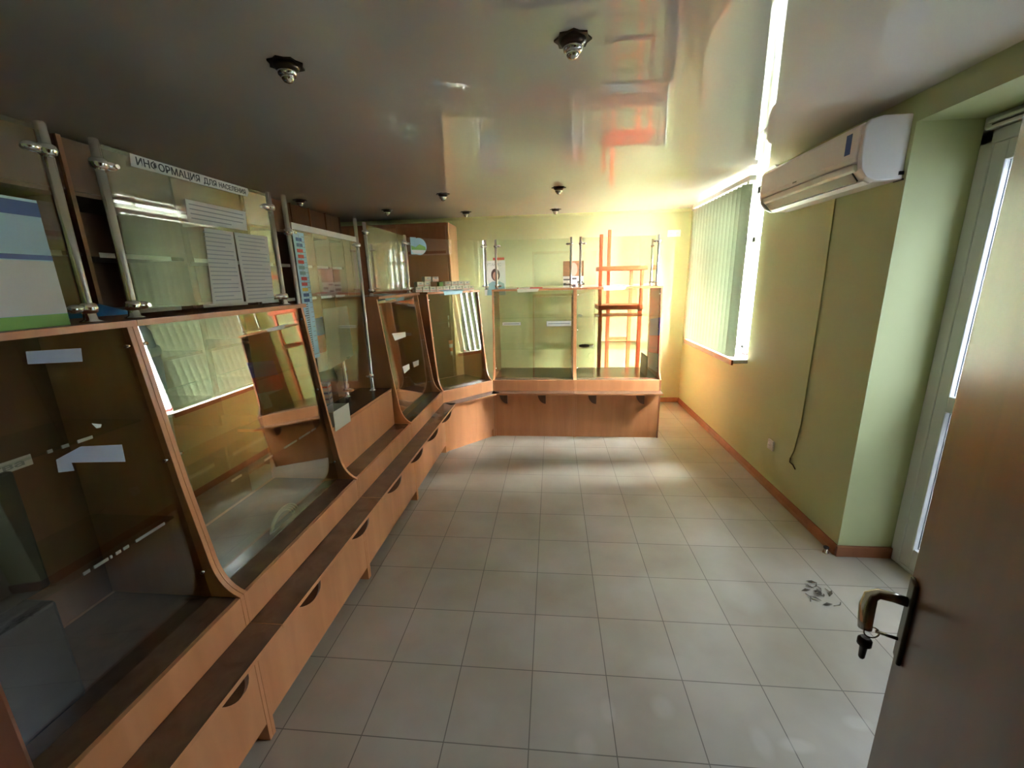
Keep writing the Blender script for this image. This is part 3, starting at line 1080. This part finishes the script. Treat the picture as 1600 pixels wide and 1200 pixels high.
# tube in case E
tpos = Vector((-1.0, YS[4], .8905)) + tE * .285 + nE * .25
tb = empty('ointment_tube', tuple(tpos), ang, 'orange and white ointment tube standing on the corner case shelf', 'tube')
MB().lathe((0, 0, 0), (0, 0, 1), [(0, .010), (.022, .011)], 14).build('cap', M['white'], tb)
mb = MB()
n_ = 12
rings = []
for k in range(7):
    t = k / 6
    rx, ry = .016 + .010 * t, .016 * (1 - t) + .002
    rings.append([mb.bm.verts.new((rx * math.cos(2 * PI * q / n_), ry * math.sin(2 * PI * q / n_), .022 + .105 * t)) for q in range(n_)])
for a_, (A, B) in enumerate(zip(rings, rings[1:])):
    for q in range(n_):
        f = mb.bm.faces.new((A[q], A[(q + 1) % n_], B[(q + 1) % n_], B[q]))
        f.material_index = mb.mi('flag_white' if 1 < a_ < 4 else 'chair')
mb.bm.faces.new(rings[0])
mb.bm.faces.new(rings[-1])
mb.build('tube_body', None, tb)
# card standing in for a reflection in case E and white labels in F, bits in G
bp_ = MB().box(0, .13, 0, .004, 0, .26).build('reflection_card', M['pink'], loc=tuple(Vector((-1.0, YS[4], .6005)) + tE * .03 + nE * .40), rotz=ang)
tag(bp_, 'dull pink card in place of a glass reflection at the back of the corner case', 'card')
fy = 4.07 + .098 + .52 * .097 + .001   # stuck on the outer face of the sloping glass
for x0, x1, z0, z1, lb in ((-.50, -.315, 1.135, 1.166, 'short white shelf label at the left of the far left case'),
                           (-.055, .19, 1.120, 1.172, 'longer white shelf label with faint print, right in the far left case')):
    o = MB().quad((x0, fy - .007, z0), (x1, fy - .007, z0), (x1, fy - .007, z1), (x0, fy - .007, z1)).build('shelf_label', M['label_paper'])
    tag(o, lb, 'label')
    MB().box(x0 + .015, x1 - .015, fy - .0078, fy - .0073, (z0 + z1) / 2 - .003, (z0 + z1) / 2 + .003).build('printed_line', M['ink_soft'], o)
for x_, s, lb in ((.275, .016, 'small white ball on the upper shelf of the right end case'),
                  (.45, .012, 'small white crumb of foam further right on the same upper shelf')):
    o = MB().ball((x_, 4.31, 1.205 + s * .7), s, s * .8, s * .7).ball((x_ + s, 4.31, 1.205 + s * .5), s * .8, s * .6, s * .5).build('foam_piece', M['white'])
    tag(o, lb, 'foam piece')
sh_ = empty('black_cap', (.325, 4.28, .891), 0, 'small black oval cap on the lower shelf of the right end case', 'cap')
MB().ball((0, 0, .018), .055, .035, .018).build('cap_shell', M['black'], sh_)
MB().lathe((.055, 0, .004), (1, 0, .5), [(0, .008), (.03, .012), (.045, .006)], 10).build('white_tag', M['white'], sh_)
bd = MB().box(.94, .955, 4.22, 4.50, .6005, .80).build('brown_board', M['cab_dark'], bevel=.002)
tag(bd, 'dark brown board standing on the floor of the right end case', 'board')

# ---------------------------------------------------------------- posters on the back wall
po1 = empty('portrait_poster', (-.72, YB - .001, 1.40), 0, 'white poster with red bar and dark haired person on the back wall', 'poster')
MB().box(-.13, .14, -.0012, 0, 0, .42).build('poster_sheet', M['paper_grey'], po1)
MB().box(-.01, .13, -.0022, -.0013, .425, .455).build('red_bar', M['red'], po1)
text_mesh('lettering', 'ТУТАНИС', .05, 'ink_soft', po1, frame_mtx((-.12, -.002, .355), (1, 0, 0), (0, 0, 1)), .21, .001)
MB().slab([(.015 + .055 * math.cos(2 * PI * k / 20), -.0022, .25 + .075 * math.sin(2 * PI * k / 20)) for k in range(20)], (0, -1, 0), .0005).build('hair', M['hair'], po1)
MB().slab([(.015 + .036 * math.cos(2 * PI * k / 20), -.003, .235 + .052 * math.sin(2 * PI * k / 20)) for k in range(20)], (0, -1, 0), .0005).build('face', M['skin'], po1)
MB().slab([(-.10, -.0022, 0), (.135, -.0022, 0), (.12, -.0022, .14), (.06, -.0022, .17), (-.03, -.0022, .17), (-.09, -.0022, .13)], (0, -1, 0), .0005).build('clothes', M['teal'], po1)
po2 = empty('picture_poster', (.26, YB - .001, 1.44), 0, 'small poster, brown picture above grey pattern, on the back wall', 'poster')
MB().box(-.125, .125, -.0012, 0, 0, .35).build('poster_sheet', M['paper_grey'], po2)
MB().box(-.125, .125, -.0022, -.0013, .17, .35).build('brown_picture', M['brownprint'], po2)
MB().slab([(.0 + .05 * math.cos(2 * PI * k / 20), -.0028, .25 + .08 * math.sin(2 * PI * k / 20)) for k in range(20)], (0, -1, 0), .0005).build('figure', M['skin'], po2)
mb = MB()
for (x_, z_, w_, h_) in ((-.12, .12, .08, .02), (-.12, .06, .07, .03), (-.02, .13, .06, .02), (.05, .08, .06, .03), (-.02, .04, .05, .03), (-.12, .01, .06, .02)):
    mb.box(x_, x_ + w_, -.0022, -.0013, z_, z_ + h_, 'ink')
mb.build('grey_pattern', None, po2)
po3 = MB().box(-.30, -.02, -.001, 0, 0, .21).build('pale_sheet', M['paper'], loc=(.0, YB - .0015, 1.20))
tag(po3, 'faint pale sheet low on the back wall between the two posters', 'sheet')
po3.data.materials[0] = pmat('faded lime sheet', (0.56, 0.58, 0.27, 1), .7)


# sockets
def socket(loc, rz, label, n=2):
    e = empty('wall_socket', loc, rz, label, 'socket')
    MB().box(-.038 * n, .038 * n, -.012, 0, -.038, .038).build('socket_plate', M['white'], e, bevel=.004)
    for k in range(n):
        x = -.038 * (n - 1) + .076 * k
        s = MB().lathe((x, -.0122, 0), (0, -1, 0), [(0, .026), (.003, .026), (.003, .021), (.0035, .020)], 20).build('socket_face', M['ac_white'], e)
        MB().cyl((x - .008, -.0158, 0), (x - .008, -.0172, 0), .003, 8).cyl((x + .008, -.0158, 0), (x + .008, -.0172, 0), .003, 8) \
            .build('socket_holes', M['black'], s)
    return e


socket((1.43, YB, 2.07), 0, 'double white socket high on the back wall near the corner')
socket((XR, 3.06, .345), -R90, 'white socket low on the right wall under the air conditioner', 1)

# ---------------------------------------------------------------- blinds
bl = empty('vertical_blind', (1.535, 3.60, .905), 0, 'pale yellow green vertical blind covering the window', 'blind')
NS = 15
Wb = 1.24
pit = Wb / NS
for k in range(NS):
    y = .01 + pit * k
    a_ = math.radians(36)
    sx, sy = .0445 * math.sin(a_), .0445 * math.cos(a_)
    yc = y + pit / 2
    sl = MB()
    outer, inner = [], []
    for q in range(9):
        t = -1 + q / 4
        bow = .009 * (1 - t * t)
        cx_, cy_ = -.034 - sx * t - bow * math.cos(a_), yc + sy * t - bow * math.sin(a_)
        outer.append((cx_, cy_))
        inner.append((cx_ + .0008 * math.cos(a_), cy_ + .0008 * math.sin(a_)))
    sl.prism(outer + inner[::-1], 'z', 0, 1.345)
    sl.build('slat', M['blind'], bl)
MB().box(-.060, -.006, -.03, Wb + .03, 1.358, 1.395).build('head_rail', M['white'], bl, bevel=.004)
MB().box(-.032, -.028, -.01, Wb + .01, -.012, -.006).build('bottom_chain', M['white'], bl)
mb = MB()
for k in range(NS):
    mb.box(-.040, -.028, .03 + pit * k, .05 + pit * k, 1.343, 1.358)
mb.build('carrier_hooks', M['white'], bl)
for y_ in (.08, Wb - .08):
    MB().box(-.03, .0845, y_ - .012, y_ + .012, 1.3955, 1.402).build('wall_bracket', M['white'], bl)
orn = empty('red_ornament', (XR + .03, 3.70, .8865), 0, 'small red flower ornament on the window sill beside the blind', 'ornament')
for k in range(5):
    a = 2 * PI * k / 5
    MB().ball((.022 * math.cos(a), .022 * math.sin(a), .035), .018, .018, .012).build('petal', M['rose'], orn)
MB().lathe((0, 0, 0), (0, 0, 1), [(0, .018), (.004, .018), (.02, .008), (.03, .008)], 14).build('foot', M['white'], orn)

# ---------------------------------------------------------------- air conditioner
ac = empty('air_conditioner', (XR, 2.27, 1.985), 0, 'white wall mounted air conditioner beside the blind on the right wall', 'air conditioner')
L = .98
D = .195
prof = [(0, .0), (0, .275), (-D * .62, .275), (-D * .9, .262), (-D, .235), (-D, .10), (-D * .95, .055), (-D * .80, .018), (-D * .6, 0)]
MB().prism(prof, 'y', 0, .028).build('end_cap', M['ac_white'], ac, bevel=.006)
MB().prism(prof, 'y', L - .028, L).build('end_cap', M['ac_white'], ac, bevel=.006)
body = [(0, .0), (0, .272), (-D * .6, .272), (-D * .86, .25), (-D * .86, .06), (-D * .70, .02), (-D * .55, 0)]
MB().prism(body, 'y', .0285, L - .0285).build('body', M['ac_white'], ac)
front = [(-D * .865, .088), (-D * .865, .258), (-D * .95, .256), (-D * 1.03, .24), (-D * 1.03, .115), (-D * 1.0, .092)]
MB().prism(front, 'y', .030, L - .030).build('front_panel', M['ac_white'], ac, bevel=.004)
MB().prism([(-D * .90, .084), (-D * 1.0, .086), (-D * .97, .060), (-D * .91, .050), (-D * .87, .056)], 'y', .05, L - .05) \
    .build('air_flap', M['white'], ac, bevel=.002)
MB().prism([(-D * .885, .054), (-D * .715, .0135), (-D * .66, .022), (-D * .84, .064)], 'y', .09, L - .05).build('outlet_slot', M['black'], ac)
MB().prism([(-D * .55, -.0005), (-D * .70, .0125), (-D * .71, .008), (-D * .57, -.006)], 'y', .05, L - .05).build('lower_flap', M['ac_white'], ac)
MB().box(-D * 1.03 - .0012, -D * 1.03 - .0002, .075, .115, .135, .225).build('energy_label', M['navy'], ac)
MB().box(-D * 1.03 - .0012, -D * 1.03 - .0002, .52, .56, .105, .112).build('badge', M['grey'], ac)
MB().box(-.022, -.002, -.006, .0, .02, .035).box(-.004, 0, -.008, .05, -.004, .004).build('pipe_cover', M['black'], ac)
# cable down from it
cb = MB()
pts = [(XR - .004, 2.735, 1.984), (XR - .004, 2.735, 1.9), (XR - .004, 2.728, 1.5), (XR - .004, 2.735, 1.0), (XR - .004, 2.742, .62), (XR - .004, 2.775, .42),
       (XR - .006, 2.80, .355)]
cb.tube(pts, .0032, 8)
cbo = cb.build('cable', M['cable'])
tag(cbo, 'thin olive cable hanging down the right wall below the air conditioner', 'cable')
MB().tube([(XR - .006, 2.80, .356), (XR - .012, 2.79, .33), (XR - .010, 2.755, .325), (XR - .012, 2.72, .31)], .004, 8).build('bare_end', M['leaf'], cbo)

# ---------------------------------------------------------------- downlights
def downlight():
    e = empty('downlight', (0, 0, ZC), 0, 'x', 'ceiling spotlight', 'chrome ceiling spotlights')
    mb = MB()
    pts = []
    for k in range(16):
        a = 2 * PI * k / 16
        r = .062 if k % 2 == 0 else .052
        pts.append((r * math.cos(a), r * math.sin(a)))
    mb.prism(pts, 'z', -.006, -.0002)
    mb.lathe((0, 0, -.006), (0, 0, -1), [(0, .045), (.010, .040), (.018, .030)], 20)
    mb.build('flange', M['dark_metal'], e)
    MB().lathe((0, 0, -.022), (0, 0, -1), [(0, .031), (.006, .033), (.014, .030), (.018, .024)], 20).build('lamp_ring', M['chrome'], e)
    MB().lathe((0, 0, -.038), (0, 0, -1), [(0, .022), (.010, .021), (.018, .014), (.022, .004)], 16).build('bulb', M['chrome'], e)
    return e


DL = [(.068, 1.61, 'nearest chrome ceiling spotlight at the upper right of centre'),
      (-.938, 1.627, 'nearest chrome ceiling spotlight on the left, above the cases'),
      (.057, 3.88, 'chrome ceiling spotlight above the far row, right of the middle pair'),
      (-.965, 3.93, 'chrome ceiling spotlight above the diagonal corner case'),
      (.038, 5.01, 'small chrome ceiling spotlight by the back wall, right one'),
      (-.962, 4.94, 'small chrome ceiling spotlight by the back wall near the wardrobe'),
      (-2.3, 3.92, 'chrome ceiling spotlight over the staff area, middle left'),
      (-1.75, 4.62, 'chrome ceiling spotlight close in front of the brown wardrobe')]
proto = downlight()
for k, (x, y, lb) in enumerate(DL):
    o = proto if k == 0 else copy_tree(proto)
    o.location = (x, y, ZC)
    o['label'] = lb

# ---------------------------------------------------------------- furniture behind the counter
wd = empty('wardrobe', (-2.15, 5.15, 0), 0, 'large brown wardrobe against the back wall, left of the far row', 'wardrobe')
MB().box(-.78, .955, -.20, .20, 0, 2.235).build('carcass', M['cab_mid'], wd, bevel=.006)
MB().box(.957, .982, -.21, .20, 0, 2.235).build('end_panel', M['cab_light'], wd, bevel=.02, seg=4)
for k in range(3):
    d_ = MB().box(-.77 + k * .575, -.205 + k * .575, -.219, -.201, .08, 2.20).build('door', M['cab_mid'], wd, bevel=.003)
    MB().box(-.235 + k * .575, -.222 + k * .575, -.232, -.2195, 1.05, 1.19).build('handle', M['chrome'], d_, bevel=.003)
sv = empty('wall_shelving', (-2.94, 1.85, 0), 0, 'dark brown open shelving along the left wall behind the cases', 'shelving')
MB().box(0, .02, -1.65, 1.45, 0, 2.325).build('back_board', M['cab_dark'], sv)
for k in range(6):
    y = -1.65 + k * .62
    MB().box(.02, .52, y, y + .022, 0, 2.07 if k < 0 else 2.325).build('upright', M['cab_mid'] if k == 3 else M['cab_dark'], sv)
for k in range(5):
    y = -1.65 + k * .62 + .022
    MB().box(.021, .505, y, y + .598, 2.071, 2.32).build('top_cupboard', M['cab_dark'], sv)
for z in (.10, .45, .80, 1.13, 1.44, 1.75, 2.05):
    for k in range(5):
        y = -1.65 + k * .62 + .022
        b_ = MB().box(.02, .50, y, y + .598, z, z + .02).build('shelf', M['cab_dark'], sv)
        if z in (1.44, 1.75):
            MB().box(.501, .503, y + .06, y + .50, z - .004, z + .022).build('label_rail', M['paper_grey'], b_)
tag(MB().box(-2.36, -1.90, .55, 2.25, .0, .75).build('staff_table', M['cab_dark'], bevel=.004), 'dark low staff table between shelving and cases', 'table')
sv2 = copy_tree(sv)
sv2.location = (-2.94, 4.16, 0)
sv2.scale = (1, .50, 1)
sv2['label'] = 'narrower dark brown open shelving in the far left corner beside the wardrobe'
bt = empty('blue_tub', (-2.15, 1.78, .7505), 0, 'round blue tub standing behind the nearest screen', 'tub')
MB().lathe((0, 0, 0), (0, 0, 1), [(0, .20), (.45, .22), (.62, .20), (.72, .14), (.76, .04)], 32).build('tub_body', M['blue'], bt)
MB().lathe((0, 0, .50), (0, 0, 1), [(0, .222), (.02, .226), (.04, .222)], 32).build('white_band', M['sky'], bt)

# red chair stacked on a red table behind the far row
ch = empty('stacked_chair', (.79, 4.93, 1.285), 0, 'orange red chair standing on the red table behind the far row', 'chair')
for x, y, z1 in ((-.264, -.15, .745), (-.140, .15, .82)):
    MB().box(x - .018, x + .018, y - .018, y + .018, 0, z1).build('back_leg', M['chair'], ch, bevel=.003)
for x, y in ((.180, -.15), (.120, .15)):
    MB().box(x - .016, x + .016, y - .016, y + .016, 0, .37).build('front_leg', M['chair'], ch, bevel=.003)
MB().box(-.285, .235, -.17, .17, .37, .415).build('seat', M['chair'], ch, bevel=.006)
rt = empty('red_table', (.79, 4.93, 0), 0, 'tall orange red table frame carrying the chair behind the far row', 'table')
MB().box(-.285, .20, -.20, .20, 1.235, 1.284).build('table_top', M['chair'], rt, bevel=.006)
for x_, y in ((-.26, -.17), (-.13, .17), (.17, -.17), (.12, .17)):
        x = x_
        MB().box(x - .02, x + .02, y - .02, y + .02, 0, 1.235).build('leg', M['chair'], rt, bevel=.003)
for y, xa, xb in ((-.17, -.239, .149), (.17, -.109, .099)):
    MB().box(xa, xb, y - .012, y + .012, .85, .885).build('stretcher', M['chair'], rt, bevel=.003)

# ---------------------------------------------------------------- open room door with handle
h0 = Vector((.388, YF + .006, 0))
h1 = Vector((.737, .81, 0))
td = (h1 - h0).normalized()
LEN = (h1 - h0).length
rz = math.atan2(td.y, td.x)
dl = empty('door_2', (h0.x, h0.y, 0), rz)
tag(dl, kind='structure')
lf2 = MB().box(0, LEN, -.038, 0, .012, 2.045).build('door_leaf', M['door'], dl, bevel=.002)
# plate and lever on the room face (local +y side)
hp = MB().box(LEN - .060, LEN - .022, .0, .008, .785, .975).build('handle_plate', M['dark_metal'], lf2, bevel=.003)
pv = (LEN - .041, .008, .925)
mb = MB()
mb.tube([(pv[0], .006, .925), (pv[0], .030, .926), (pv[0] - .001, .052, .925), (pv[0] - .008, .064, .918), (pv[0] - .018, .068, .900), (pv[0] - .026, .068, .872),
         (pv[0] - .030, .067, .855)], [.010, .010, .0105, .0125, .014, .013, .012], 14)
mb.build('door_handle', M['nickel'], hp)
ky = empty('door_key', (h0.x, h0.y, 0), rz, 'dark key with a ring hanging from the lock of the open door', 'key')
kx = LEN - .041
MB().tube([(kx, .009, .835), (kx, .045, .835)], .0035, 8).build('key_shaft', M['nickel'], ky)
mb = MB()
ring = [(kx - .004 * math.sin(t), .050 + .0 * t + .013 * math.sin(t), .829 + .013 * math.cos(t)) for t in [2 * PI * k / 16 for k in range(17)]]
mb.tube(ring, .0016, 6)
mb.build('key_ring', M['nickel'], ky)
MB().lathe((kx - .003, .058, .815), (0, 0, -1), [(0, .008), (.006, .013), (.018, .013), (.024, .007), (.050, .006), (.054, .004)], 14).build('hanging_key', M['dark_metal'], ky)

# ---------------------------------------------------------------- bits on the floor
random.seed(5)
lb_ = MB()
for k in range(16):
    x, y = 1.335 + random.gauss(0, .03), 1.935 + random.gauss(0, .045)
    a = random.uniform(0, PI)
    s = random.uniform(.010, .026)
    c_, n_ = math.cos(a), math.sin(a)
    z = .001 + random.uniform(0, .006)
    lb_.slab([(x - s * c_, y - s * n_, z), (x + s * .3 * n_, y - s * .3 * c_, z + .004), (x + s * c_, y + s * n_, z + .002), (x - s * .3 * n_, y + s * .3 * c_, z + .006)],
             (0, 0, 1), .001)
for k in range(5):
    x, y = 1.335 + random.gauss(0, .04), 1.935 + random.gauss(0, .05)
    a = random.uniform(0, PI)
    lb_.tube([(x, y, .004), (x + .03 * math.cos(a), y + .03 * math.sin(a), .008), (x + .055 * math.cos(a + .4), y + .055 * math.sin(a + .4), .004)], .0015, 5)
tag(lb_.build('leaf_litter', M['leaf']), 'little pile of dark dry leaves and twigs on the tiles by the door', 'debris', kind='stuff')
ds = empty('door_stop', (1.575, 2.27, 0), 0, 'small metal door stop on the floor at the wall corner', 'door stop')
MB().lathe((0, 0, 0), (0, 0, 1), [(0, .016), (.004, .016), (.006, .011), (.03, .011)], 16).build('stop_base', M['nickel'], ds)
MB().lathe((0, 0, .030), (0, 0, 1), [(0, .014), (.008, .014), (.010, .010)], 16).build('rubber_cap', M['black'], ds)
